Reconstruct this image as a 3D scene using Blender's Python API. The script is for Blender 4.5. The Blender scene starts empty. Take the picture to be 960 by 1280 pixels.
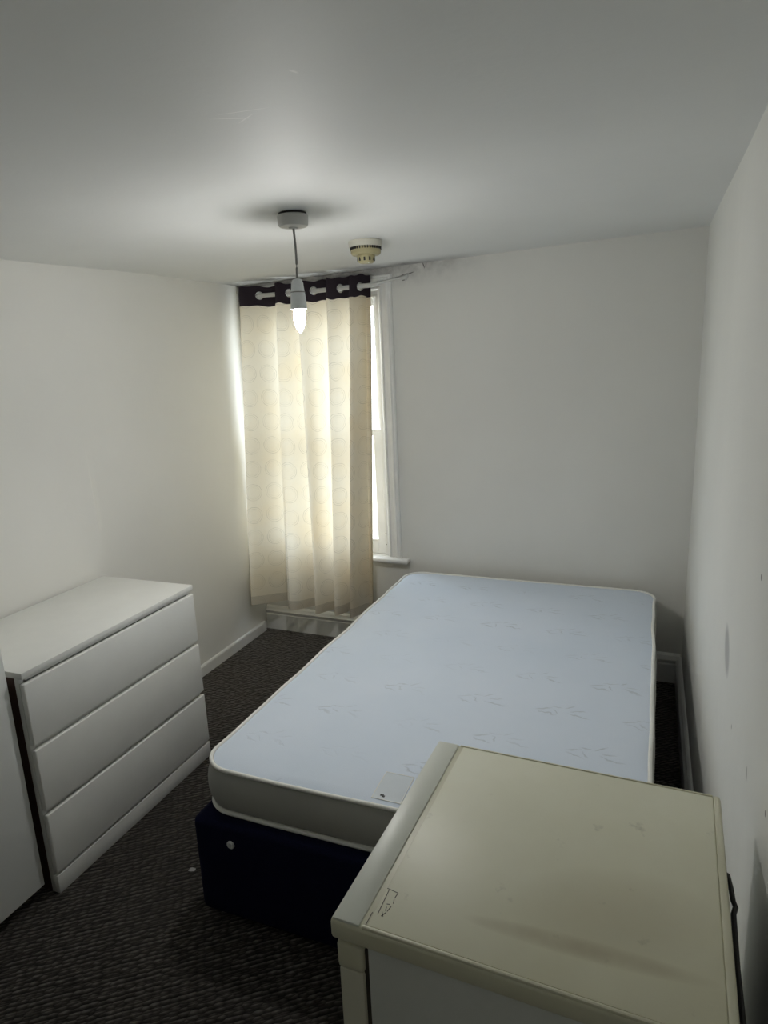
import bpy, bmesh, math, random
from mathutils import Matrix, Vector, noise
random.seed(7)
R = math.radians
C = bpy.context.scene.collection
SC = bpy.context.scene

# ------------------------------------------------------------------ camera
YAW, PITCH, ROLL, FPX = R(-22.07), R(13.14), R(2.52), 828.2
fw = Vector((math.sin(YAW)*math.cos(PITCH), math.cos(YAW)*math.cos(PITCH), -math.sin(PITCH)))
r0 = Vector((math.cos(YAW), -math.sin(YAW), 0)); u0 = r0.cross(fw)
cr, sr = math.cos(ROLL), math.sin(ROLL)
rr = r0*cr - u0*sr; uu = r0*sr + u0*cr
cd = bpy.data.cameras.new('camera'); cam = bpy.data.objects.new('camera', cd); C.objects.link(cam)
M = Matrix((rr, uu, -fw)).transposed().to_4x4(); M.translation = Vector((-.2007, 0, 1.6413))
cam.matrix_world = M
cd.sensor_fit = 'AUTO'; cd.sensor_width = 36; cd.lens = FPX/1280*36; cd.clip_start = .02
SC.camera = cam

# ------------------------------------------------------------------ light and exposure
SC.view_settings.view_transform = 'Standard'; SC.view_settings.look = 'None'
SC.view_settings.gamma = 1; SC.view_settings.use_curve_mapping = False
SC.view_settings.exposure = 1.24
SC.cycles.max_bounces = 16; SC.cycles.diffuse_bounces = 10
SKY_STRENGTH = 4.6
BULB_STRENGTH = 150.0
BULB_DOWN = 6.0          # watts of the LED's forward throw, towards its tip
wd = bpy.data.worlds.new('overcast_sky'); SC.world = wd; wd.use_nodes = True
nt = wd.node_tree; nt.nodes.clear()
wo = nt.nodes.new('ShaderNodeOutputWorld'); bg = nt.nodes.new('ShaderNodeBackground')
tc = nt.nodes.new('ShaderNodeTexCoord'); sx = nt.nodes.new('ShaderNodeSeparateXYZ'); rp = nt.nodes.new('ShaderNodeValToRGB')
nt.links.new(tc.outputs['Generated'], sx.inputs[0])
mr = nt.nodes.new('ShaderNodeMapRange'); mr.inputs[1].default_value = -1; mr.inputs[2].default_value = 1
nt.links.new(sx.outputs[2], mr.inputs[0]); nt.links.new(mr.outputs[0], rp.inputs[0])
e = rp.color_ramp.elements
e[0].position = .42; e[0].color = (.32, .32, .31, 1); e[1].position = .56; e[1].color = (.87, .94, 1.06, 1)
nt.links.new(rp.outputs[0], bg.inputs[0]); bg.inputs[1].default_value = SKY_STRENGTH
nt.links.new(bg.outputs[0], wo.inputs[0])

# ------------------------------------------------------------------ node helpers
class N:
    """small wrapper for building a material"""
    def __init__(s, name):
        s.m = bpy.data.materials.new(name); s.m.use_nodes = True
        s.t = s.m.node_tree; s.b = s.t.nodes['Principled BSDF']; s.out = s.t.nodes['Material Output']
    def n(s, kind, **kw):
        nd = s.t.nodes.new(kind)
        for k, v in kw.items(): setattr(nd, k, v)
        return nd
    def put(s, sock, v):
        if isinstance(v, bpy.types.NodeSocket): s.t.links.new(v, sock)
        else: sock.default_value = v
    def math(s, op, a, b=0.0, clamp=False):
        nd = s.n('ShaderNodeMath', operation=op); nd.use_clamp = clamp
        s.put(nd.inputs[0], a); s.put(nd.inputs[1], b); return nd.outputs[0]
    def mix(s, f, a, b, mode='MIX'):
        nd = s.n('ShaderNodeMix', data_type='RGBA', blend_type=mode)
        s.put(nd.inputs[0], f); s.put(nd.inputs[6], a); s.put(nd.inputs[7], b); return nd.outputs[2]
    def noise(s, scale, detail=3, rough=.55, vec=None, dist=0.0):
        nd = s.n('ShaderNodeTexNoise'); nd.inputs['Scale'].default_value = scale
        nd.inputs['Detail'].default_value = detail; nd.inputs['Roughness'].default_value = rough
        nd.inputs['Distortion'].default_value = dist
        s.t.links.new(vec if vec else s.obj(), nd.inputs['Vector']); return nd.outputs[0]
    def obj(s):
        if not hasattr(s, '_o'): s._o = s.n('ShaderNodeTexCoord').outputs['Object']
        return s._o
    def xyz(s, vec=None):
        nd = s.n('ShaderNodeSeparateXYZ'); s.t.links.new(vec if vec else s.obj(), nd.inputs[0]); return nd.outputs
    def rng(s, v, a, b, c=0.0, d=1.0, smooth=False):
        nd = s.n('ShaderNodeMapRange'); nd.clamp = True
        if smooth: nd.interpolation_type = 'SMOOTHSTEP'
        s.put(nd.inputs[0], v)
        for i, x in enumerate((a, b, c, d)): nd.inputs[i+1].default_value = x
        return nd.outputs[0]
    def bump(s, h, strength=.3, dist=.01):
        nd = s.n('ShaderNodeBump'); nd.inputs['Strength'].default_value = strength
        nd.inputs['Distance'].default_value = dist; s.t.links.new(h, nd.inputs['Height'])
        s.t.links.new(nd.outputs[0], s.b.inputs['Normal']); return nd.outputs[0]
    def stroke(s, X, Y, cx, cy, ang, hl, hw):
        """soft short dash: 1 at its middle, 0 outside"""
        c, q = math.cos(ang), math.sin(ang)
        dx = s.math('SUBTRACT', X, cx); dy = s.math('SUBTRACT', Y, cy)
        a = s.math('ADD', s.math('MULTIPLY', dx, c/hl), s.math('MULTIPLY', dy, q/hl))
        b = s.math('ADD', s.math('MULTIPLY', dx, -q/hw), s.math('MULTIPLY', dy, c/hw))
        d = s.math('ADD', s.math('MULTIPLY', a, a), s.math('MULTIPLY', b, b))
        return s.math('SUBTRACT', 1.0, d, clamp=True)
    def col(s, v): s.put(s.b.inputs['Base Color'], v)
    def rough(s, v): s.put(s.b.inputs['Roughness'], v)

def c4(r, g, b): return (r, g, b, 1)
def plain(name, col, rough=.5, metal=0.0, noise_amt=.06, nscale=12):
    k = N(name); f = k.noise(nscale, 4)
    d = tuple(x*(1-noise_amt*2) for x in col)
    k.col(k.mix(f, c4(*d), c4(*[min(1, x*(1+noise_amt)) for x in col]))); k.rough(rough); k.b.inputs['Metallic'].default_value = metal
    return k.m

WALL = (.80, .80, .765)
def wall_material(name, marks=None, base=WALL):
    k = N(name)
    big = k.noise(1.6, 3); fine = k.noise(55, 3)
    col = k.mix(k.rng(big, .3, .7), c4(*[x*.95 for x in base]), c4(*base))
    if marks: col = marks(k, col)
    k.col(col); k.rough(.62)
    h = k.math('ADD', k.math('MULTIPLY', fine, .18), k.noise(5, 2))
    k.bump(h, .35, .006)
    return k.m
def right_marks(k, col):
    x, y, z = k.xyz()
    def st(c, cy, cz, ang, hl, hw, dark, soft=1.0):
        m = k.stroke(y, z, cy, cz, ang, hl, hw)
        return k.mix(k.math('MULTIPLY', m, soft, True), c, c4(*dark))
    col = st(col, 1.70, .905, .75, .075, .05, (.50, .50, .49), 1.6)
    col = st(col, 1.315, 1.221, 1.2, .007, .004, (.12, .11, .1), 3)
    col = st(col, 1.278, .84, 1.3, .016, .004, (.35, .34, .32), 3)
    col = st(col, 1.08, .898, 1.2, .006, .004, (.16, .15, .14), 3)
    col = st(col, 1.52, .80, 1.2, .006, .004, (.25, .24, .22), 3)
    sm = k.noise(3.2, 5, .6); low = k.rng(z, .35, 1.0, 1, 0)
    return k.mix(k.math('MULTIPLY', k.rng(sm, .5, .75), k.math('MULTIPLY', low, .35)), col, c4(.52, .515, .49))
def far_marks(k, col):
    x, y, z = k.xyz()
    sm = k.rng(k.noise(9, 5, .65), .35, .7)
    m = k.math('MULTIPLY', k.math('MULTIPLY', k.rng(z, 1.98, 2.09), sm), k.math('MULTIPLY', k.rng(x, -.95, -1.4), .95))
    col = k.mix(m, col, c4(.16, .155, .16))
    for cy, cz, a, hl, hw in ((-1.29, 2.082, 1.9, .018, .003), (-1.277, 2.085, 1.4, .016, .003), (-1.40, 2.045, .25, .03, .004), (-1.43, 2.03, .2, .02, .0035), (-1.365, 2.05, .25, .03, .003), (-1.40, 2.02, .1, .012, .003)):
        col = k.mix(k.math('MULTIPLY', k.stroke(x, z, cy, cz, a, hl, hw), 1.4, True), col, c4(.13, .12, .12))
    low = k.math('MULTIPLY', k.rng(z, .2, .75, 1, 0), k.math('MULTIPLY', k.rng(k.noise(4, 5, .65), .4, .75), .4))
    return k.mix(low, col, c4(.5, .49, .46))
def ceiling_marks(k, col):
    x, y, z = k.xyz()
    for cx, cy, a, hl, hw in ((-.977, 1.22, .5, .05, .0025), (-.955, 1.235, -.5, .035, .002), (-.94, 1.2, .2, .06, .002), (-.773, 1.099, 1.2, .012, .004)):
        col = k.mix(k.math('MULTIPLY', k.stroke(x, y, cx, cy, a, hl, hw), 1.2, True), col, c4(.88, .88, .87))
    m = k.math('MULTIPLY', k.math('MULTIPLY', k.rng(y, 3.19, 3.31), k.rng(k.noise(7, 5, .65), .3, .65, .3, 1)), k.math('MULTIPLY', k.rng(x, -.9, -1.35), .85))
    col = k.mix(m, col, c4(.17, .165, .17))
    return col

M_wall = wall_material('painted_plaster', base=(.81, .805, .775))
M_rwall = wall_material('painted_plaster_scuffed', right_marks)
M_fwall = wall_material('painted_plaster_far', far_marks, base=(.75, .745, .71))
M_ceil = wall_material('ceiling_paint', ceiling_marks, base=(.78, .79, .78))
M_gloss = plain('gloss_white_woodwork', (.80, .80, .78), .32)
M_uv = plain('white_window_paint', (.80, .80, .80), .35)
M_sill = plain('white_sill_paint', (.82, .82, .81), .3)
M_chest = plain('white_laminate', (.78, .785, .76), .38, noise_amt=.03)
M_edge = plain('shaded_brown_board', (.06, .028, .02), .7)  # board brown, with the shade of the wardrobe gap put into the colour
M_dark = plain('dark_recess', (.02, .019, .018), .8)
M_ward = plain('wardrobe_white', (.76, .775, .76), .42, noise_amt=.02, nscale=5)
M_navy = N('navy_divan_fabric')
_k = M_navy; f = _k.noise(260, 2); _k.col(_k.mix(f, c4(.003, .004, .016), c4(.009, .011, .040))); _k.rough(.95)
_k.b.inputs['Specular IOR Level'].default_value = .1; _k.bump(f, .3, .001); M_navy = _k.m
M_pipe = plain('white_piping', (.80, .80, .76), .7, nscale=60)
M_button = plain('white_plastic', (.62, .64, .64), .4)
M_flex = plain('grey_flex', (.25, .25, .24), .5)
M_rose = plain('grey_white_plastic', (.55, .55, .53), .45)
M_holder = plain('white_lampholder_plastic', (.72, .75, .76), .35)
M_black = plain('black_plastic', (.012, .012, .012), .5)
M_cream = plain('aged_cream_plastic', (.37, .335, .19), .45)
M_detw = plain('detector_white_plastic', (.56, .55, .47), .4)
M_rod = plain('brushed_white_rod', (.62, .62, .60), .3, .25)
M_ring = plain('satin_silver', (.72, .73, .73), .25, .9)
M_paper = plain('white_paper', (.7, .7, .68), .8)

def carpet():
    k = N('dark_cord_carpet'); x, y, z = k.xyz()
    wob = k.math('MULTIPLY', k.math('SUBTRACT', k.noise(7, 2), .5), .02)
    a = k.math('ADD', k.math('MULTIPLY', x, .80), k.math('ADD', k.math('MULTIPLY', y, .60), wob))
    b = k.math('SUBTRACT', k.math('MULTIPLY', y, .80), k.math('MULTIPLY', x, .60))
    cm = k.n('ShaderNodeCombineXYZ'); k.put(cm.inputs[0], k.math('MULTIPLY', a, .55)); k.put(cm.inputs[1], b)
    vo = k.n('ShaderNodeTexVoronoi'); vo.inputs['Scale'].default_value = 78; vo.inputs['Randomness'].default_value = .55
    k.t.links.new(cm.outputs[0], vo.inputs['Vector'])
    rows = k.math('ABSOLUTE', k.math('SINE', k.math('MULTIPLY', b, math.pi/.017)))
    h = k.math('ADD', k.math('MULTIPLY', rows, .28), k.math('SUBTRACT', 1.25, k.math('MULTIPLY', vo.outputs['Distance'], 1.25)))
    f = k.math('MULTIPLY', k.rng(h, .5, 1.5), k.rng(k.noise(110, 2), .25, .75, .4, 1))
    col = k.mix(f, c4(.006, .0055, .005), c4(.085, .077, .068))
    col = k.mix(k.rng(k.noise(2.2, 4), .4, .7, 0, .35), col, c4(.016, .014, .013))
    k.col(col); k.rough(.96); k.b.inputs['Specular IOR Level'].default_value = .1
    k.b.inputs['Sheen Weight'].default_value = .35; k.b.inputs['Sheen Roughness'].default_value = .5; k.b.inputs['Sheen Tint'].default_value = c4(.8, .75, .68)
    k.bump(h, .9, .008); return k.m
M_carpet = carpet()

def ticking():
    k = N('damask_mattress_ticking'); x, y, z = k.xyz()
    ci, cj = .27, .215
    row = k.math('FLOOR', k.math('DIVIDE', y, cj))
    xs = k.math('ADD', x, k.math('MULTIPLY', row, ci*.42))
    X = k.math('SUBTRACT', k.math('MODULO', k.math('ADD', xs, 50*ci), ci), ci/2)
    Y = k.math('SUBTRACT', k.math('MODULO', k.math('ADD', y, 50*cj), cj), cj/2)
    w = k.math('MULTIPLY', k.math('SUBTRACT', k.noise(28, 2), .5), .035)
    X = k.math('ADD', X, w); Y = k.math('ADD', Y, w)
    tot = None
    for s in ((-.070, .004, .35, .030, .0045), (-.058, -.020, -.35, .034, .005), (-.028, -.006, -.9, .020, .004), (-.030, .024, .1, .026, .0035),
              (.045, -.012, -.28, .042, .0055), (.040, .016, .25, .028, .004), (.012, .035, .7, .022, .0035)):
        v = k.stroke(X, Y, *s); tot = v if tot is None else k.math('MAXIMUM', tot, v)
    tot = k.math('MULTIPLY', tot, k.rng(k.noise(3.1, 2), .38, .62, .15, 1))
    f = k.rng(k.noise(2.4, 3), .35, .7)
    base = k.mix(f, c4(.62, .70, .81), c4(.67, .74, .845))
    wv = k.noise(420, 2)
    base = k.mix(k.math('MULTIPLY', wv, .12), base, c4(.45, .5, .55))
    k.col(k.mix(k.math('MULTIPLY', tot, .5), base, c4(.36, .40, .44))); k.rough(.72)
    h = k.math('SUBTRACT', k.math('ADD', k.math('MULTIPLY', wv, .15), k.noise(6, 2)), k.math('MULTIPLY', tot, .5))
    k.bump(h, .35, .006); return k.m
M_tick = ticking()
M_border = plain('grey_white_mattress_border', (.40, .40, .375), .85, nscale=9)

def fridge_top():
    k = N('yellowed_white_enamel'); x, y, z = k.xyz()
    a = k.rng(k.noise(3.2, 4, .6), .3, .7)
    col = k.mix(a, c4(.72, .71, .56), c4(.80, .80, .67))
    # yellowing grows towards the near rear corner
    yl = k.rng(k.math('SUBTRACT', k.math('MULTIPLY', x, .8), k.math('MULTIPLY', y, 1.0)), -.15, .42)
    col = k.mix(k.math('MULTIPLY', yl, .55), col, c4(.68, .635, .44))
    br = k.stroke(x, y, .08, -.165, .04, .17, .018)
    col = k.mix(k.math('MULTIPLY', k.math('MULTIPLY', br, k.noise(14, 3)), .7), col, c4(.30, .23, .12))
    br2 = k.stroke(x, y, .11, -.09, .3, .15, .09)
    col = k.mix(k.math('MULTIPLY', br2, .25), col, c4(.33, .26, .14))
    sp = k.rng(k.noise(24, 4, .6), .66, .76)
    col = k.mix(k.math('MULTIPLY', sp, .4), col, c4(.26, .25, .19))
    k.col(col); k.rough(k.rng(k.noise(5, 3), .3, .7, .36, .5))
    k.bump(k.noise(9, 2), .08, .004); return k.m
M_ftop = fridge_top()
M_frim = plain('fridge_trim_cream', (.66, .645, .50), .4, nscale=7)
M_fstrip = plain('fridge_strip_white', (.68, .70, .63), .38, nscale=7)
M_fside = plain('fridge_side_white', (.66, .675, .65), .45, noise_amt=.03)
M_fdoor = plain('fridge_door_cream', (.66, .645, .54), .45, noise_amt=.03)
M_gasket = plain('dark_gasket', (.05, .045, .035), .7)

def curtain_mat(name, tint, trans, rings=True, dark=1.0):
    k = N(name)
    uv = k.n('ShaderNodeUVMap'); s = k.xyz(uv.outputs[0])
    col = c4(*tint)
    weave = k.n('ShaderNodeTexNoise'); weave.inputs['Scale'].default_value = 1
    mp = k.n('ShaderNodeMapping'); mp.inputs['Scale'].default_value = (420, 60, 1); k.t.links.new(uv.outputs[0], mp.inputs[0]); k.t.links.new(mp.outputs[0], weave.inputs['Vector'])
    col = k.mix(k.math('MULTIPLY', weave.outputs[0], .3), col, c4(*[t*.72 for t in tint]))
    if rings:
        cw, ch = .118, .132
        X = k.math('SUBTRACT', k.math('FRACT', k.math('DIVIDE', s[0], cw)), .5)
        Y = k.math('SUBTRACT', k.math('FRACT', k.math('DIVIDE', s[1], ch)), .5)
        X = k.math('MULTIPLY', X, cw); Y = k.math('MULTIPLY', Y, ch)
        d = k.math('SQRT', k.math('ADD', k.math('MULTIPLY', X, X), k.math('MULTIPLY', Y, Y)))
        wob = k.n('ShaderNodeTexNoise'); wob.inputs['Scale'].default_value = 55; k.t.links.new(uv.outputs[0], wob.inputs['Vector'])
        d = k.math('ADD', d, k.math('MULTIPLY', k.math('SUBTRACT', wob.outputs[0], .5), .006))
        st0 = k.n('ShaderNodeTexNoise'); st0.inputs['Scale'].default_value = 16; k.t.links.new(uv.outputs[0], st0.inputs['Vector'])
        tot = None
        for rad, wd_, amt in ((.047, .0016, 1), (.0375, .0013, .85), (.029, .001, .35)):
            v = k.math('MULTIPLY', k.math('SUBTRACT', 1, k.math('DIVIDE', k.math('ABSOLUTE', k.math('SUBTRACT', d, rad)), wd_), clamp=True), amt)
            tot = v if tot is None else k.math('MAXIMUM', tot, v)
        col = k.mix(k.math('MULTIPLY', k.math('MULTIPLY', tot, k.rng(st0.outputs[0], .35, .6, .25, .75)), 1.0), col, c4(.34, .31, .24))
    st = k.n('ShaderNodeTexNoise'); st.inputs['Scale'].default_value = 3.5; st.inputs['Detail'].default_value = 4; k.t.links.new(uv.outputs[0], st.inputs['Vector'])
    col = k.mix(k.rng(st.outputs[0], .45, .7, 0, .3), col, c4(*[tint[0]*.98, tint[1]*.84, tint[2]*.58]))
    di = k.n('ShaderNodeBsdfDiffuse'); tr = k.n('ShaderNodeBsdfTranslucent'); mx = k.n('ShaderNodeMixShader')
    k.put(di.inputs[0], col); k.put(tr.inputs[0], col); mx.inputs[0].default_value = trans
    k.t.links.new(di.outputs[0], mx.inputs[1]); k.t.links.new(tr.outputs[0], mx.inputs[2])
    k.t.links.new(mx.outputs[0], k.out.inputs[0])
    return k.m
M_curt = curtain_mat('cream_ring_curtain', (.78, .725, .605), .31)
M_hem = curtain_mat('cream_curtain_hem', (.62, .57, .47), .14)
M_head = curtain_mat('dark_plum_header', (.040, .032, .040), .05, rings=False)

def emitter(name, col, st):
    k = N(name); em = k.n('ShaderNodeEmission'); em.inputs[0].default_value = c4(*col); em.inputs[1].default_value = st
    k.t.links.new(em.outputs[0], k.out.inputs[0]); return k.m
M_bulb = emitter('lit_bulb', (1.0, .985, .95), BULB_STRENGTH)
kg = N('window_glass'); kg.t.nodes.remove(kg.b)
g1 = kg.n('ShaderNodeBsdfTransparent'); g2 = kg.n('ShaderNodeBsdfGlossy'); g2.inputs['Roughness'].default_value = .02; gm = kg.n('ShaderNodeMixShader'); gm.inputs[0].default_value = .06
g1.inputs[0].default_value = (.95, .97, .96, 1)
kg.t.links.new(g1.outputs[0], gm.inputs[1]); kg.t.links.new(g2.outputs[0], gm.inputs[2]); kg.t.links.new(gm.outputs[0], kg.out.inputs[0]); M_glass = kg.m

# ------------------------------------------------------------------ geometry helpers
def obj(name, bm, mat, parent=None, smooth=35):
    me = bpy.data.meshes.new(name); bmesh.ops.recalc_face_normals(bm, faces=bm.faces[:]) if bm.faces else None
    bm.to_mesh(me); bm.free()
    if smooth:
        for p in me.polygons: p.use_smooth = True
        me.set_sharp_from_angle(angle=R(smooth))
    me.materials.append(mat)
    o = bpy.data.objects.new(name, me); C.objects.link(o)
    if parent: o.parent = parent
    return o
def thing(name, label, cat, loc=(0, 0, 0), rz=0, group=None):
    o = bpy.data.objects.new(name, None); C.objects.link(o); o.empty_display_size = .1
    o.location = loc; o.rotation_euler = (0, 0, rz); o['label'] = label; o['category'] = cat
    if group: o['group'] = group
    return o
def struct(o, label=None):
    o['kind'] = 'structure'
    if label: o['label'] = label
    return o
def box(bm, x0, x1, y0, y1, z0, z1, bev=0.0, seg=2):
    t = bmesh.new()
    v = [t.verts.new((x, y, z)) for x in (x0, x1) for y in (y0, y1) for z in (z0, z1)]
    for f in ((0, 1, 3, 2), (4, 6, 7, 5), (0, 4, 5, 1), (2, 3, 7, 6), (0, 2, 6, 4), (1, 5, 7, 3)): t.faces.new([v[i] for i in f])
    bmesh.ops.recalc_face_normals(t, faces=t.faces[:])
    if bev: bmesh.ops.bevel(t, geom=t.edges[:], offset=bev, segments=seg, profile=.5, affect='EDGES')
    me = bpy.data.meshes.new('tmp'); t.to_mesh(me); t.free(); bm.from_mesh(me); bpy.data.meshes.remove(me)
    return bm
def B(*a, **k): return box(bmesh.new(), *a, **k)
def tube(bm, pts, rad, n=10, closed=False):
    pts = [Vector(p) for p in pts]; L = len(pts); rings = []
    up = Vector((0, 0, 1))
    for i, p in enumerate(pts):
        if closed: d = pts[(i+1) % L] - pts[i-1]
        else: d = pts[min(i+1, L-1)] - pts[max(i-1, 0)]
        d.normalize(); a = d.cross(up)
        if a.length < .05: a = d.cross(Vector((1, 0, 0)))
        a.normalize(); b = d.cross(a)
        q = rad[i] if isinstance(rad, (list, tuple)) else rad
        rings.append([bm.verts.new(p + a*(q*math.cos(2*math.pi*j/n)) + b*(q*math.sin(2*math.pi*j/n))) for j in range(n)])
    for i in range(L if closed else L-1):
        A, D = rings[i], rings[(i+1) % L]
        for j in range(n): bm.faces.new((A[j], A[(j+1) % n], D[(j+1) % n], D[j]))
    if not closed: bm.faces.new(rings[0][::-1]); bm.faces.new(rings[-1])
    return bm
def lathe(bm, prof, n=32, cx=0, cy=0, cap=True):
    rings = []
    for r, z in prof:
        if r < 1e-6: rings.append([bm.verts.new((cx, cy, z))])
        else: rings.append([bm.verts.new((cx+r*math.cos(2*math.pi*j/n), cy+r*math.sin(2*math.pi*j/n), z)) for j in range(n)])
    for A, D in zip(rings, rings[1:]):
        for j in range(n):
            k = (j+1) % n
            f = [A[j % len(A)], A[k % len(A)], D[k % len(D)], D[j % len(D)]]
            f = list(dict.fromkeys(f))
            if len(f) > 2: bm.faces.new(f)
    if cap:
        for q in (rings[0], rings[-1]):
            if len(q) > 2: bm.faces.new(q)
    return bm
def smoothstep(a, b, x):
    t = max(0, min(1, (x-a)/(b-a))); return t*t*(3-2*t)

# ------------------------------------------------------------------ room shell
D, XL, WR = 3.3323, -2.3994, R(-1.222)
REAR = -.9
def ceil_z(x, y):
    z = 2.1263 + .02455*x
    return z - .024*math.exp(-((y-1.75)/.62)**2)*smoothstep(-1.2, -2.35, x)
def slab_grid(xs, ys, fn, thick):
    """closed slab: fn(a,b) -> front point, thick vector pushes the back"""
    bm = bmesh.new(); T = Vector(thick)
    F = [[bm.verts.new(fn(a, b)) for b in ys] for a in xs]
    K = [[bm.verts.new(Vector(fn(a, b))+T) for b in ys] for a in xs]
    nx, ny = len(xs), len(ys)
    for i in range(nx-1):
        for j in range(ny-1):
            bm.faces.new((F[i][j], F[i+1][j], F[i+1][j+1], F[i][j+1]))
            bm.faces.new((K[i][j], K[i][j+1], K[i+1][j+1], K[i+1][j]))
    for i in range(nx-1):
        bm.faces.new((F[i][0], K[i][0], K[i+1][0], F[i+1][0])); bm.faces.new((F[i][-1], F[i+1][-1], K[i+1][-1], K[i][-1]))
    for j in range(ny-1):
        bm.faces.new((F[0][j], F[0][j+1], K[0][j+1], K[0][j])); bm.faces.new((F[-1][j], K[-1][j], K[-1][j+1], F[-1][j+1]))
    return bm
def lin(a, b, n): return [a+(b-a)*i/(n-1) for i in range(n)]
struct(obj('floor', B(XL-.12, .12, REAR-.1, 3.65, -.12, 0), M_carpet, smooth=0), 'dark brown-black cord carpet covering the floor')
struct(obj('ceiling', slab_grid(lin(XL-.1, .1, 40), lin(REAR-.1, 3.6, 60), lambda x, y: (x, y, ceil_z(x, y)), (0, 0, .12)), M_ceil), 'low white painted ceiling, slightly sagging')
def lw(y, z):
    b = .022*smoothstep(2.125, 2.112, y)*smoothstep(1.35, .8, z)
    n = .004*noise.noise(Vector((y*1.3, z*1.3, 4.2)))
    return (XL + b + n - .002, y, z)
ysL = sorted(lin(REAR-.1, 3.43, 60)+[2.108, 2.112, 2.116, 2.121, 2.126])
struct(obj('wall_left', slab_grid(ysL, lin(0, 2.25, 40), lw, (-.12, 0, 0)), M_wall), 'white plaster wall behind the chest of drawers')
def rw(y, z): return (.004*noise.noise(Vector((y*1.1, z*1.1, 9.7)))+.002, y, z)
struct(obj('wall_right', slab_grid(lin(REAR-.1, 3.36, 50), lin(0, 2.25, 30), rw, (.12, 0, 0)), M_rwall), 'scuffed white plaster wall beside bed and fridge')
struct(obj('wall_rear', B(XL-.1, .1, REAR-.12, REAR, 0, 2.25), M_wall, smooth=0), 'plain white wall behind the viewpoint')

# far wall with the window opening, in its own slightly turned frame
OU0, OU1, OZ0, OZ1 = -2.325, -1.535, .51, 1.985
MF = Matrix.Translation((0, D, 0)) @ Matrix.Rotation(WR, 4, 'Z')
bm = bmesh.new()
def far_ring(y):
    o = [bm.verts.new((u, y, z)) for u, z in ((-2.42, 0), (.02, 0), (.02, 2.25), (-2.42, 2.25))]
    i = [bm.verts.new((u, y, z)) for u, z in ((OU0, OZ0), (OU1, OZ0), (OU1, OZ1), (OU0, OZ1))]
    return o, i
o1, i1 = far_ring(0); o2, i2 = far_ring(.24)
for j in range(4):
    k = (j+1) % 4
    bm.faces.new((o1[j], o1[k], i1[k], i1[j])); bm.faces.new((o2[j], i2[j], i2[k], o2[k]))
    bm.faces.new((i1[j], i1[k], i2[k], i2[j])); bm.faces.new((o1[j], o2[j], o2[k], o1[k]))
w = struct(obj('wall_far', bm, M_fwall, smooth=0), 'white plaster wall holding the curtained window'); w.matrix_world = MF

# skirting boards
def prof_run(prof, a, b, axis, flip):
    """extrude a (depth, z) profile from a to b"""
    bm = bmesh.new(); n = 24; rows = []
    for i in range(n+1):
        t = a+(b-a)*i/n
        rows.append([bm.verts.new((t, flip*d, z) if axis == 'x' else (flip*d, t, z)) for d, z in prof])
    m = len(prof)
    for r1, r2 in zip(rows, rows[1:]):
        for j in range(m): bm.faces.new((r1[j], r1[(j+1) % m], r2[(j+1) % m], r2[j]))
    bm.faces.new(rows[0]); bm.faces.new(rows[-1][::-1]); return bm
P1 = [(0.0, 0), (.022, 0), (.022, .098), (.019, .104), (.022, .110), (.024, .122), (.018, .130), (.014, .142), (.006, .150), (0.0, .152)]
b_ = struct(obj('baseboard_far', prof_run(P1, -2.395, -.006, 'x', -1), M_gloss, smooth=25), 'tall white moulded skirting board under the window'); b_.matrix_world = MF @ Matrix.Translation((0, -.0005, 0))
b_ = struct(obj('baseboard_right', prof_run(P1, REAR, 3.30, 'y', -1), M_gloss, smooth=25), 'tall white skirting board along the right wall'); b_.location = (-.003, 0, 0)
P2 = [(0, 0), (.014, 0), (.014, .052), (.010, .06), (0, .062)]
b_ = struct(obj('baseboard_left', prof_run(P2, REAR, 3.33, 'y', 1), M_gloss, smooth=25), 'low plain white skirting board along the left wall'); b_.location = (XL+.003, 0, 0)

# ------------------------------------------------------------------ window_1: a sliding sash window
win = bpy.data.objects.new('window_1', None); C.objects.link(win); win.matrix_world = MF
struct(win, 'white painted sliding sash window behind the cream curtain')
def arch(bm, path_in):                       # moulded architrave round three sides, mitred
    prof = [(0, 0), (0, -.012), (.006, -.020), (.013, -.020), (.018, -.012), (.040, -.014), (.046, -.024), (.056, -.026), (.062, -.022), (.070, -.022), (.075, -.016), (.075, 0)]
    (u0, z0), (u1, z1) = path_in
    L = []
    for d, y in prof: L.append([(u0-d, y, z0), (u0-d, y, z1+d), (u1+d, y, z1+d), (u1+d, y, z0)])
    V = [[bm.verts.new(p) for p in l] for l in L]
    for i in range(len(V)-1):
        for j in range(3): bm.faces.new((V[i][j], V[i][j+1], V[i+1][j+1], V[i+1][j]))
    return bm
obj('architrave', arch(bmesh.new(), ((OU0+.005, OZ0+.03), (OU1-.005, OZ1-.004))), M_gloss, win, smooth=20)
bm = bmesh.new()
box(bm, OU0, OU0+.018, .0, .2, OZ0+.03, OZ1); box(bm, OU1-.018, OU1, .0, .2, OZ0+.03, OZ1); box(bm, OU0, OU1, .0, .2, OZ1-.018, OZ1)
obj('frame_lining', bm, M_uv, win, smooth=20)
bm = bmesh.new()
for a, b in ((OU0+.018, OU0+.032), (OU1-.032, OU1-.018)):
    box(bm, a, b, .004, .020, OZ0+.03, OZ1-.018, .003); box(bm, a, b, .068, .080, OZ0+.03, OZ1-.018, .002)
box(bm, OU0+.018, OU1-.018, .004, .020, OZ1-.034, OZ1-.018, .003)
obj('staff_bead', bm, M_gloss, win, smooth=20)
bm = bmesh.new(); box(bm, OU0-.115+.06, OU1+.12, -.055, .0, OZ0, OZ0+.028, .012, 4); box(bm, OU0+.001, OU1-.001, -.002, .24, OZ0+.001, OZ0+.028)
obj('sill', bm, M_sill, win)
bm = bmesh.new(); n_ = 0
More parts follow.
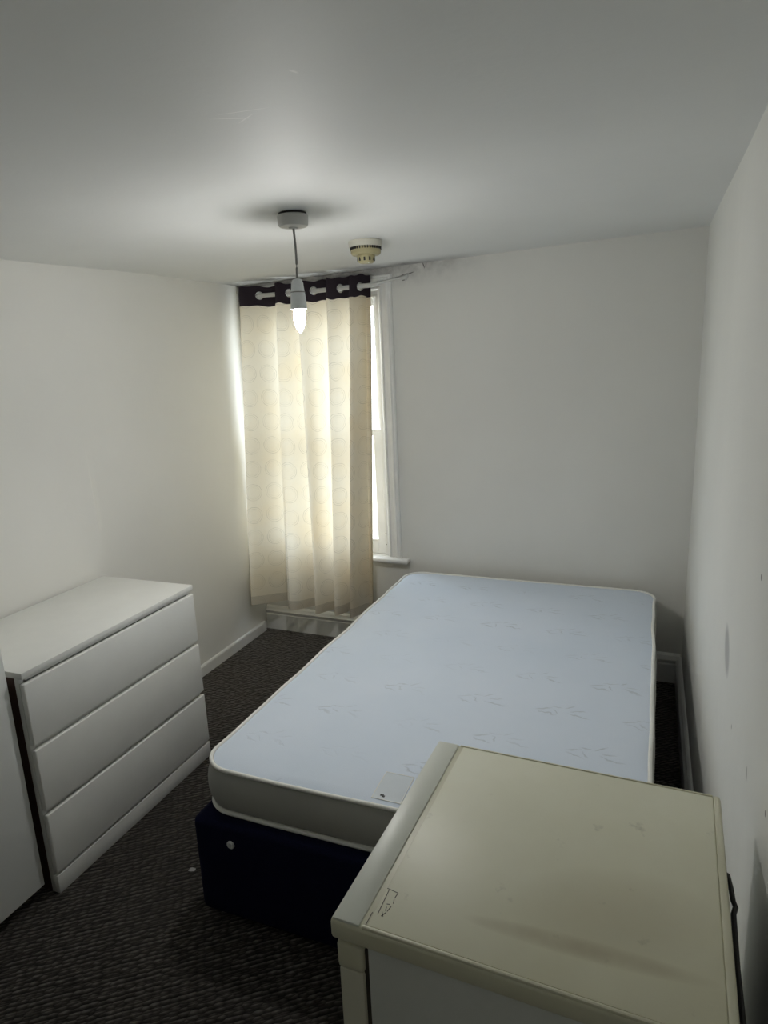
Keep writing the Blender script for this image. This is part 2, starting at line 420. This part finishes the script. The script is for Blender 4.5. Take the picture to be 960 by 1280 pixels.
hs = bmesh.new()
for z in (.60, .665): box(hs, OU1-.028, OU1-.024, .0025, .0045, z, z+.006)
obj('screw_hole', hs, M_black, win, smooth=0)
def sash(name, y0, z0, z1, top, bot, st=.048):
    s = bmesh.new(); a, b = OU0+.020, OU1-.020
    box(s, a, a+st, y0, y0+.042, z0, z1, .003); box(s, b-st, b, y0, y0+.042, z0, z1, .003)
    box(s, a+st, b-st, y0, y0+.042, z0, z0+bot, .003); box(s, a+st, b-st, y0, y0+.042, z1-top, z1, .003)
    for u in (a+st, b-st-.007): box(s, u, u+.007, y0+.010, y0+.034, z0+bot, z1-top, .002)
    o = obj(name, s, M_uv, win, smooth=20)
    obj('pane', B(a+st-.004, b-st+.004, y0+.020, y0+.024, z0+bot-.004, z1-top+.004), M_glass, o, smooth=0)
    return o
lo = sash('lower_sash', .024, OZ0+.03, 1.255, .035, .085, .062)
up = sash('upper_sash', .084, 1.215, OZ1-.02, .05, .035, .055)
bm = bmesh.new()
for u in (OU0+.021, OU1-.067): box(bm, u, u+.046, .088, .122, 1.165, 1.215, .008)
obj('sash_horn', bm, M_uv, up)
bm = bmesh.new(); box(bm, -1.96, -1.90, .030, .062, 1.255, 1.267, .004); lathe(bm, [(0, 1.283), (.008, 1.281), (.008, 1.267)], 12, -1.93, .045)
obj('sash_fastener', bm, M_ring, lo)

# ------------------------------------------------------------------ curtain rod and curtain (local frame of the far wall)
W_ROD = .108
ROD_Z = lambda u: 1.996 if u < -1.56 else 1.996+.0*(u+1.56)
rod = thing('curtain_rod', 'thin off-white metal curtain rod fixed over the sash window', 'curtain rod', MF @ Vector((-1.9, -W_ROD, 1.996)), WR)
o = lambda u, w_, z: (u+1.9, -w_+W_ROD, z-1.996)
obj('outer_tube', tube(bmesh.new(), [o(-2.296, W_ROD, 1.996), o(-1.9, W_ROD, 1.994), o(-1.535, W_ROD, 1.998), o(-1.50, W_ROD-.003, 2.003)], .0115, 14), M_rod, rod)
obj('inner_tube', tube(bmesh.new(), [o(-1.505, W_ROD-.003, 2.003), o(-1.45, W_ROD-.02, 2.014), o(-1.415, W_ROD-.055, 2.026), o(-1.392, .022, 2.036), o(-1.386, .002, 2.038)], [.0075, .0075, .007, .006, .006], 12), M_rod, rod)
obj('wall_bracket', tube(bmesh.new(), [o(-2.291, .002, 2.0), o(-2.291, .05, 2.0), o(-2.291, W_ROD-.008, 1.998)], .006, 10), M_rod, rod)
obj('wall_bracket', box(lathe(bmesh.new(), [(.013, .0), (.013, .006), (.009, .009), (0, .009)], 16), -.004, .004, -.02, .0, .0, .004), M_rod, rod).matrix_local = Matrix.Translation(o(-1.386, .001, 2.038)) @ Matrix.Rotation(R(90), 4, 'X')

ET = [-2.298, -2.070, -1.940, -1.765, -1.635, -1.545]
EB = [-2.322, -2.080, -1.900, -1.780, -1.682, -1.598]
ZT, ZB = 2.043, .258
def ctop(s): return ZT + .010*min(1, s/5) + .004*math.sin(s*7.3) + .0025*math.sin(s*17+1)
def cpoint(s, v):
    """s in 0..5 folds across, v in 0..1 down"""
    tuck = max(0.0, s-5); lead = max(0.0, -s); s = max(0.0, min(s, 5.0))
    i = min(4, int(s)); p = s-i
    q = smoothstep(0, 1, v)*.35+.65*v
    et = [a+(b-a)*q for a, b in zip(ET, EB)]
    w5 = .016*math.sin(i*2.1+1)*math.sin(v*math.pi)
    a, b = et[i], et[i+1]
    if i == 4: k0 = .86
    else: k0 = .84
    u = a+(b-a)*p + w5*math.sin(p*math.pi)
    g = math.cos(math.pi*p/k0) if p < k0 else -math.cos(math.pi*(p-k0)/(1-k0))
    if i == 4 and p > k0: g = -1+.6*(g+1)/2
    A = .045+.024*v
    A *= 1+.18*math.sin(i*1.7+v*3)*v
    mean = W_ROD + (.088 - .018*s/5)*v**1.1
    sub = .006*math.sin(p*9+i*3+v*2)*smoothstep(.05, .5, v)
    wv = mean + A*g + sub
    z = ctop(s) + (ZB - .024*s/5 - .008*math.sin(i*1.3) - ctop(s))*v
    if tuck:                                   # the side edge is folded back behind the last pleat
        t = tuck/.6; u -= .085*t*smoothstep(0, .06, v); wv -= (.012*math.sin(min(1, t*3)*math.pi/2)+.01*t)*smoothstep(0, .06, v)
    if lead:                                   # added unseen return at the leading edge, blocks daylight onto the left wall
        t = lead/.5; u -= .012*math.sin(t*math.pi/2)+.012*t; wv -= (wv-.082)*t**1.3
    return u, wv, z
NS, NV = 300, 150
S = [-.5+.05*i for i in range(10)] + [5*i/NS for i in range(NS+1)] + [5+.04*i for i in range(1, 16)]
NS = len(S)-1
V = [(i/NV) for i in range(NV+1)]
V = sorted(set([.10*i/30/1.785*1.05 for i in range(31)] + [x for x in V if x > .0600]))
arc = [0.0]
for a, b in zip(S, S[1:]):
    p, q = cpoint(a, .5), cpoint(b, .5); arc.append(arc[-1]+math.hypot(p[0]-q[0], p[1]-q[1]))
eye = []
for i in range(5):
    for k0, tgt in ((.86 if i == 4 else .84, .5),):
        s = i + k0*tgt; eye.append(s)
cur = thing('curtain', 'cream eyelet curtain with ring pattern and dark plum header over the window', 'curtain', MF @ Vector((-1.95, -W_ROD, ZB)), WR)
def crow(v0, v1, hole=False):
    bm = bmesh.new(); uvl = bm.loops.layers.uv.new('UVMap')
    vs = [v for v in V if v0-1e-6 <= v <= v1+1e-6]
    if abs(vs[0]-v0) > 1e-4: vs.insert(0, v0)
    if abs(vs[-1]-v1) > 1e-4: vs.append(v1)
    G = []; uvs = {}
    for v in vs:
        row = []
        for s, a in zip(S, arc):
            u, wv, z = cpoint(s, v); q = bm.verts.new((u+1.95, -wv+W_ROD, z-ZB)); uvs[q] = (a, v*1.785); row.append(q)
        G.append(row)
    for r1, r2 in zip(G, G[1:]):
        for j in range(NS):
            if hole:
                cu, cz = (r1[j].co.x+r1[j+1].co.x)/2-1.95, (r1[j].co.z+r2[j].co.z)/2+ZB
                cw = -((r1[j].co.y+r1[j+1].co.y)/2-W_ROD)
                if any(math.dist((cu, cw, cz), (*e_[:2], e_[2])) < .0165 for e_ in EY): continue
            f = bm.faces.new((r1[j], r1[j+1], r2[j+1], r2[j]))
            for l in f.loops: l[uvl].uv = uvs[l.vert]
    return bm
EY = []
for s in eye:
    # where the fabric crosses the rod
    best = min((abs(cpoint(s+t*.002, .025)[1]-W_ROD), s+t*.002) for t in range(-100, 101))[1]
    u, wv, z = cpoint(best, .025); EY.append((u, W_ROD, 1.9955, best))
EY3 = EY
VH = .0575; VM = .972
obj('fabric', crow(VH, VM), M_curt, cur, smooth=180)
obj('header_band', crow(0, VH, True), M_head, cur, smooth=180)
obj('hem', crow(VM, 1.0), M_hem, cur, smooth=180)
for u, wv, z, s in EY:
    a = Vector(cpoint(s-.05, .025)); b = Vector(cpoint(s+.05, .025)); t = Vector((b.x-a.x, -(b.y-a.y), 0)).normalized()
    bm = bmesh.new()
    tube(bm, [Vector((u+1.95, 0, z-ZB)) + t*(.0185*math.cos(q)) + Vector((0, 0, .0185*math.sin(q))) for q in [2*math.pi*i/28 for i in range(28)]], .0042, 8, True)
    obj('eyelet', bm, M_ring, cur)

# ------------------------------------------------------------------ pendant lamp
LX, LY = -1.2727, 1.9879; LZ = ceil_z(LX, LY)
lamp = thing('pendant_lamp', 'bare lit candle bulb in white lampholder hanging from ceiling by grey flex', 'lamp', (LX, LY, LZ))
obj('gap_shade_ring', lathe(bmesh.new(), [(.044, -.0005), (.044, -.007), (0, -.007)], 32), M_black, lamp)  # black ring painted in for the shade of the gap above the rose
obj('ceiling_rose', lathe(bmesh.new(), [(.0475, -.007), (.0495, -.010), (.047, -.036), (.043, -.041), (.016, -.043), (.012, -.047), (0, -.047)], 40), M_rose, lamp)
fx = [(.0+.004*math.sin(i/12*math.pi), -.002*math.sin(i/12*math.pi), -.045-.160*i/12) for i in range(13)]
obj('flex', tube(bmesh.new(), fx, .0036, 10), M_flex, lamp)
obj('lampholder', lathe(bmesh.new(), [(.005, -.196), (.014, -.199), (.019, -.210), (.0215, -.236), (.0225, -.237)], 28), M_holder, lamp)
obj('holder_ring', lathe(bmesh.new(), [(.0232, -.2365), (.0232, -.2395), (.02, -.2395)], 28), M_flex, lamp)
obj('holder_skirt', lathe(bmesh.new(), [(.0225, -.2395), (.0245, -.255), (.0265, -.290), (.0255, -.291), (.019, -.288)], 28), M_holder, lamp)
obj('bulb', lathe(bmesh.new(), [(.011, -.287), (.0165, -.293), (.0195, -.303), (.0198, -.315), (.0175, -.332), (.0115, -.349), (.005, -.360), (0, -.364)], 20), M_bulb, lamp)

sd = bpy.data.lights.new('bulb_throw', 'SPOT'); sd.energy = BULB_DOWN; sd.color = (1.0, .985, .955); sd.spot_size = R(172); sd.spot_blend = 1.0; sd.shadow_soft_size = .015
so = bpy.data.objects.new('bulb_throw', sd); C.objects.link(so); so.parent = lamp; so.location = (0, 0, -.372)

# ------------------------------------------------------------------ smoke detector
SX, SY = -1.284, 2.60; SZ = ceil_z(SX, SY)
det = thing('smoke_detector', 'round yellowed smoke detector stepped in tiers on the ceiling near the curtain', 'smoke detector', (SX, SY, SZ-.0005))
obj('base_plate', lathe(bmesh.new(), [(.067, 0), (.068, -.004), (.066, -.022), (.060, -.024), (0, -.024)], 40), M_detw, det)
obj('body', lathe(bmesh.new(), [(.056, -.024), (.058, -.030), (.060, -.034), (.060, -.046), (.054, -.053), (.038, -.055), (0, -.055)], 40), M_cream, det)
obj('sensing_chamber', lathe(bmesh.new(), [(.036, -.055), (.037, -.058), (.032, -.078), (.027, -.083), (.012, -.084), (0, -.084)], 36), M_cream, det)
bm = bmesh.new()
for i in range(36):
    a = 2*math.pi*i/36
    t = B(-.0018, .0018, .054, .0625, -.0335, -.0235); bmesh.ops.rotate(t, verts=t.verts[:], matrix=Matrix.Rotation(a, 3, 'Z'), cent=(0, 0, 0))
    me = bpy.data.meshes.new('t'); t.to_mesh(me); t.free(); bm.from_mesh(me); bpy.data.meshes.remove(me)
so = obj('vent_slots', bm, M_black, det, smooth=0); so['kind'] = 'stuff'
for i in range(10):
    a = 2*math.pi*i/10+.2
    t = B(-.0035, .0035, .0325, .0358, -.076, -.060, .001); bmesh.ops.rotate(t, verts=t.verts[:], matrix=Matrix.Rotation(a, 3, 'Z') , cent=(0, 0, 0))
    obj('chamber_slot', t, M_dark, det, smooth=0)
obj('indicator', lathe(bmesh.new(), [(.004, -.0), (.004, -.003), (0, -.004)], 12), M_detw, det).location = (.02, -.018, -.0835)

# ------------------------------------------------------------------ chest of drawers
ch = thing('chest_of_drawers', 'white three-drawer chest standing against the left wall', 'chest of drawers', (-2.132, 1.674, 0))
XF, XB, YH = .234, -.234, .405
obj('top', B(XB, XF, -YH, YH, .7535, .7735, .0015), M_chest, ch)
obj('front_frame', B(XF-.036, XF-.0195, -YH+.001, -YH+.019, .0, .753, .001), M_chest, ch)
obj('side_panel', B(XB, XF-.0365, -YH+.001, -YH+.019, .0, .753, .001), M_edge, ch)['label'] = 'red-brown near side panel with the gap shade in its colour'
obj('side_panel', B(XB, XF-.022, YH-.019, YH-.001, .0, .753, .001), M_chest, ch)
obj('back_panel', B(XB+.001, XB+.006, -YH+.02, YH-.02, .02, .752), M_chest, ch)
obj('plinth', B(XF-.019, XF-.002, -YH+.001, YH-.001, .0, .064, .001), M_chest, ch)
for z in (.7415, .5155, .2875):
    obj('rail', B(XF-.045, XF-.0185 if z < .7 else XF-.010, -YH+.019, YH-.019, z-.004 if z < .7 else z, z+.018 if z < .7 else .753, .002), M_chest, ch)
for z0, z1 in ((.531, .737), (.303, .5155), (.073, .2875)):
    d_ = obj('drawer', B(XF-.018, XF, -YH+.001, YH-.001, z0, z1, .0045, 3), M_chest, ch)
    bm = bmesh.new(); box(bm, XB+.03, XF-.019, -YH+.03, -YH+.042, z0+.03, z1-.05); box(bm, XB+.03, XF-.019, YH-.042, YH-.03, z0+.03, z1-.05); box(bm, XB+.03, XF-.019, -YH+.042, YH-.042, z0+.03, z0+.036); box(bm, XB+.03, XB+.042, -YH+.042, YH-.042, z0+.036, z1-.05)
    obj('drawer_box', bm, M_chest, d_, smooth=0)

# ------------------------------------------------------------------ wardrobe (only its far edge is in view)
wa = thing('wardrobe', 'tall plain white wardrobe at the left edge beside the chest', 'wardrobe', (-2.15, .80, 0))
bm = bmesh.new(); box(bm, -.22, .196, -.445, -.427, .06, 1.9); box(bm, -.22, .196, .427, .445, .06, 1.9); box(bm, -.22, .196, -.427, .427, 1.88, 1.9); box(bm, -.22, .19, -.427, .427, .06, .08); box(bm, -.22, -.21, -.427, .427, .08, 1.88)
obj('carcass', bm, M_ward, wa, smooth=0)
obj('plinth', B(-.215, .13, -.42, .42, .0, .0595), M_dark, wa, smooth=0)['label'] = 'dark recessed plinth'
for y0, y1, hy in ((-.447, -.0015, -.04), (.0015, .447, .04)):
    dr = obj('door', B(.198, .216, y0, y1, .045, 1.9, .0015), M_ward, wa)
    kn = lathe(bmesh.new(), [(.006, 0), (.006, .012), (.013, .018), (.013, .024), (0, .027)], 16)
    bmesh.ops.rotate(kn, verts=kn.verts[:], matrix=Matrix.Rotation(R(90), 3, 'Y'), cent=(0, 0, 0)); bmesh.ops.translate(kn, verts=kn.verts[:], vec=(.216, hy, 1.05))
    obj('knob', kn, M_ring, dr)

# ------------------------------------------------------------------ bed: divan base and mattress
base = thing('divan_base', 'dark navy fabric divan bed base under the white mattress', 'bed base', (-.783, 2.312, 0), R(-.4))
obj('base_body', B(-.625, .625, -.955, .955, .012, .337, .022, 4), M_navy, base)
for x_ in (-.5, .5):
    for y_ in (-.8, .8): obj('foot', lathe(bmesh.new(), [(.022, 0), (.022, .012), (0, .012)], 16, x_, y_), M_black, base)
bt = lathe(bmesh.new(), [(.0125, 0), (.0125, .003), (.009, .006), (0, .0065)], 24)
bmesh.ops.rotate(bt, verts=bt.verts[:], matrix=Matrix.Rotation(R(90), 3, 'X'), cent=(0, 0, 0)); bmesh.ops.translate(bt, verts=bt.verts[:], vec=(-.490, -.9551, .277))
obj('button', bt, M_button, base)['label'] = 'round white plastic disc'

MW, ML, CR = .628, .942, .10
def outline(ins, n=14):
    pts = []
    r = max(.012, CR-ins); w_, l_ = MW-ins, ML-ins
    segs = [(w_-r, l_-r, 0), (-(w_-r), l_-r, 90), (-(w_-r), -(l_-r), 180), (w_-r, -(l_-r), 270)]
    for cx, cy, a0 in segs:
        for i in range(n+1):
            a = R(a0+90*i/n); pts.append(Vector((cx+r*math.cos(a), cy+r*math.sin(a), 0)))
    out = []
    for a, b in zip(pts, pts[1:]+pts[:1]):          # long sides get intermediate points
        k = max(1, int((b-a).length/.03))
        for i in range(k): out.append(a+(b-a)*i/k)
    return out
O0 = outline(0)
NO = len(O0)
def wob(p): return Vector((.007*noise.noise(Vector((p.x*5, p.y*5, 1))), .005*noise.noise(Vector((p.x*5, p.y*5, 7))), .0035*noise.noise(Vector((p.x*4, p.y*4, 3)))))
mt = thing('mattress', 'bare white mattress with blue-white ticking top on the navy base', 'mattress', (-.773, 2.338, .338), R(-.4))
ZM = .145
# border: side wall between the two pipings, bulging
bm = bmesh.new(); rings = []
for t in lin(0, 1, 9):
    bulge = .010*math.sin(t*math.pi) - .010*abs(2*t-1)**3
    row = []
    for p in O0:
        d = p.copy(); d.x /= MW; d.y /= ML
        nrm = Vector((p.x-max(-MW+CR, min(MW-CR, p.x)), p.y-max(-ML+CR, min(ML-CR, p.y)), 0)); nrm = nrm.normalized() if nrm.length > 1e-6 else Vector((0, 0, 0))
        q = p + nrm*bulge + wob(p); row.append(bm.verts.new((q.x, q.y, .006+(ZM-.006)*t + (wob(p).z if t > .5 else 0))))
    rings.append(row)
for r1, r2 in zip(rings, rings[1:]):
    for j in range(NO): bm.faces.new((r1[j], r1[(j+1) % NO], r2[(j+1) % NO], r2[j]))
bm.faces.new(rings[0][::-1])
obj('border', bm, M_border, mt, smooth=60)
# top panel: concentric rings, slightly crowned
bm = bmesh.new(); rings = []
K = 26
for i in range(K):
    ins = .010 + (MW-.03)*(i/(K-1))**1.1
    f = 1-ins/MW
    row = []
    for p in O0:
        # shrink towards the centre line
        q = Vector((p.x*(1-ins/MW), p.y*(1-ins/ML) if True else p.y, 0))
        z = ZM + .009*(1-math.exp(-ins/.05)) + .0035*noise.noise(Vector((q.x*3.5, q.y*3.5, 5)))
        if i == 0: q = q+wob(p); z = ZM+wob(p).z
        row.append(bm.verts.new((q.x, q.y, z)))
    rings.append(row)
for r1, r2 in zip(rings, rings[1:]):
    for j in range(NO): bm.faces.new((r1[j], r1[(j+1) % NO], r2[(j+1) % NO], r2[j]))
bm.faces.new(rings[-1])
obj('top_panel', bm, M_tick, mt, smooth=60)
obj('piping', tube(bmesh.new(), [p*.994+wob(p)+Vector((0, 0, ZM)) for p in O0], .0062, 8, True), M_pipe, mt, smooth=180)['label'] = 'white piping round the top edge'
obj('piping', tube(bmesh.new(), [p*.998+wob(p)*.5+Vector((0, 0, .0085)) for p in O0], .0075, 8, True), M_pipe, mt, smooth=180)['label'] = 'white piping round the bottom edge'
# clear label sewn near the foot end, lying flat on the crowned top
def mz(x, y):
    ins = min(MW-abs(x), ML-abs(y)); return ZM + .009*(1-math.exp(-ins/.05)) + .0035*noise.noise(Vector((x*3.5, y*3.5, 5)))
def drape(x0, x1, y0, y1, h, n=8):
    return slab_grid(lin(x0, x1, n), lin(y0, y1, n), lambda x, y: (x, y, mz(x, y)+h), (0, 0, -.0008))
lab = obj('care_label', drape(-.072, .012, -.912, -.802, .0012), plain('clear_label', (.58, .635, .685), .4), mt, smooth=30); lab['label'] = 'flat translucent label near the foot end'
bm = bmesh.new()
for a in ((-.073, -.071, -.912, -.802), (.010, .012, -.912, -.802), (-.073, .012, -.803, -.801), (-.073, .012, -.913, -.911)):
    t = drape(*a, .0018); me = bpy.data.meshes.new('t'); t.to_mesh(me); t.free(); bm.from_mesh(me); bpy.data.meshes.remove(me)
obj('label_stitching', bm, M_pipe, lab, smooth=0)
bm = bmesh.new()
for a in ((-.053, -.043, -.900, -.894), (-.047, -.039, -.903, -.897)):
    t = drape(*a, .0019, 3); me = bpy.data.meshes.new('t'); t.to_mesh(me); t.free(); bm.from_mesh(me); bpy.data.meshes.remove(me)
obj('label_print', bm, M_black, lab, smooth=0)

# ------------------------------------------------------------------ under-counter fridge
FD, FW, FH = .5335/2, .4881/2, .8516
fr = thing('fridge', 'old under-counter fridge with a yellowed white top in the foreground', 'fridge', (-.3265, .9414, 0), R(-2.03))
obj('worktop', B(-FD, FD, -FW, FW, FH-.036, FH-.003, .006, 3), M_frim, fr)
obj('front_strip', B(-FD+.003, -FD+.047, -FW+.003, FW-.003, FH-.006, FH, .0025, 2), M_fstrip, fr)['label'] = 'whiter front strip of the fridge top'
obj('top_panel', B(-FD+.057, FD-.0135, -FW+.0085, FW-.007, FH-.006, FH-.0008, .002, 2), M_ftop, fr)['label'] = 'stained yellowed panel'
obj('rear_bead', B(FD-.013, FD-.002, -FW+.003, FW-.003, FH-.006, FH, .003, 2), M_frim, fr)
obj('side_bead', B(-FD+.05, FD-.013, FW-.006, FW-.002, FH-.006, FH, .0018, 2), M_frim, fr)
obj('side_bead', B(-FD+.05, FD-.013, -FW+.002, -FW+.008, FH-.006, FH, .0022, 2), M_frim, fr)
obj('cabinet', B(-FD+.056, FD-.004, -FW+.006, FW-.006, .025, FH-.036, .004, 2), M_fside, fr)
dr = obj('door', B(-FD+.008, -FD+.048, -FW+.005, FW-.005, .09, FH-.090, .004, 2), M_fdoor, fr)
obj('door_cap', B(-FD+.006, -FD+.049, -FW+.004, FW-.004, FH-.089, FH-.043, .006, 3), M_frim, dr)
obj('gasket', B(-FD+.047, -FD+.057, -FW+.012, FW-.012, .10, FH-.05), M_gasket, dr, smooth=0)
obj('kick_plate', B(-FD+.035, -FD+.056, -FW+.01, FW-.01, .02, .085, .003), M_fside, fr)
for x_ in (-.18, .2):
    for y_ in (-.19, .19): obj('foot', lathe(bmesh.new(), [(.018, 0), (.018, .01), (.01, .012), (.01, .026)], 14, x_, y_), M_black, fr)
co = obj('condenser', tube(bmesh.new(), [(FD+.016, (-.195 if (i//2) % 2 == j else .05) if True else 0, .16+.076*(i//2)) for i in range(16) for j in (i % 2,)], .0045, 8), M_black, fr)
co['label'] = 'black condenser coil at the back'
bm = bmesh.new()
for i in range(13): tube(bm, [(FD+.012, -.19+.02*i, .14), (FD+.012, -.19+.02*i, .775)], .0012, 5)
for y_ in (-.17, .03):
    for z_ in (.18, .74): box(bm, FD-.005, FD+.013, y_-.006, y_+.006, z_-.01, z_+.01)
obj('back_cover', B(FD-.0035, FD+.004, -.215, .10, .10, .800, .001), M_black, fr)
wi = obj('condenser_wires', bm, M_black, co); wi['kind'] = 'stuff'
bm = tube(bmesh.new(), [(FD-.004, .115, .80), (FD+.006, .10, .806), (FD+.009, .075, .805), (FD+.011, .055, .80), (FD+.0145, .048, .795), (FD+.011, .035, .793), (FD+.010, -.06, .79), (FD+.012, -.2, .785), (FD+.012, -.21, .6)], .004, 8)
obj('cable', bm, M_black, fr)
# remains of an old sticker outline near the front corner of the top
bm = bmesh.new(); zt = FH-.0009
def ln(x0, y0, x1, y1, t=.0009):
    dx, dy = x1-x0, y1-y0; L = math.hypot(dx, dy); s = B(0, L, -t/2, t/2, 0, .0004)
    bmesh.ops.rotate(s, verts=s.verts[:], matrix=Matrix.Rotation(math.atan2(dy, dx), 3, 'Z'), cent=(0, 0, 0)); bmesh.ops.translate(s, verts=s.verts[:], vec=(x0, y0, zt))
    me = bpy.data.meshes.new('t'); s.to_mesh(me); s.free(); bm.from_mesh(me); bpy.data.meshes.remove(me)
for a in ((-.203, -.213, -.205, -.166), (-.209, -.163, -.190, -.166), (-.190, -.166, -.191, -.176), (-.191, -.179, -.189, -.187), (-.193, -.190, -.198, -.191), (-.190, -.193, -.192, -.203), (-.196, -.196, -.195, -.203), (-.193, -.206, -.197, -.214), (-.199, -.206, -.194, -.214), (-.2115, -.236, -.2115, -.212)): ln(*a)
obj('sticker_outline', bm, M_dark, fr, smooth=0)['label'] = 'broken dark outline left by a sticker'

# ------------------------------------------------------------------ scrap of paper on the carpet
bm = bmesh.new()
v = [bm.verts.new(p) for p in ((-.011, -.006, .001), (.0, -.008, .003), (.012, -.002, .002), (.013, .006, .006), (.001, .004, .009), (-.010, .007, .002))]
bm.faces.new((v[0], v[1], v[4], v[5])); bm.faces.new((v[1], v[2], v[3], v[4]))
bmesh.ops.solidify(bm, geom=bm.faces[:], thickness=.0006)
sp = obj('paper_scrap', bm, M_paper, smooth=0); sp.location = (-1.554, 1.491, .0006); sp['label'] = 'tiny crumpled white paper scrap on the carpet beside the bed base'; sp['category'] = 'scrap'
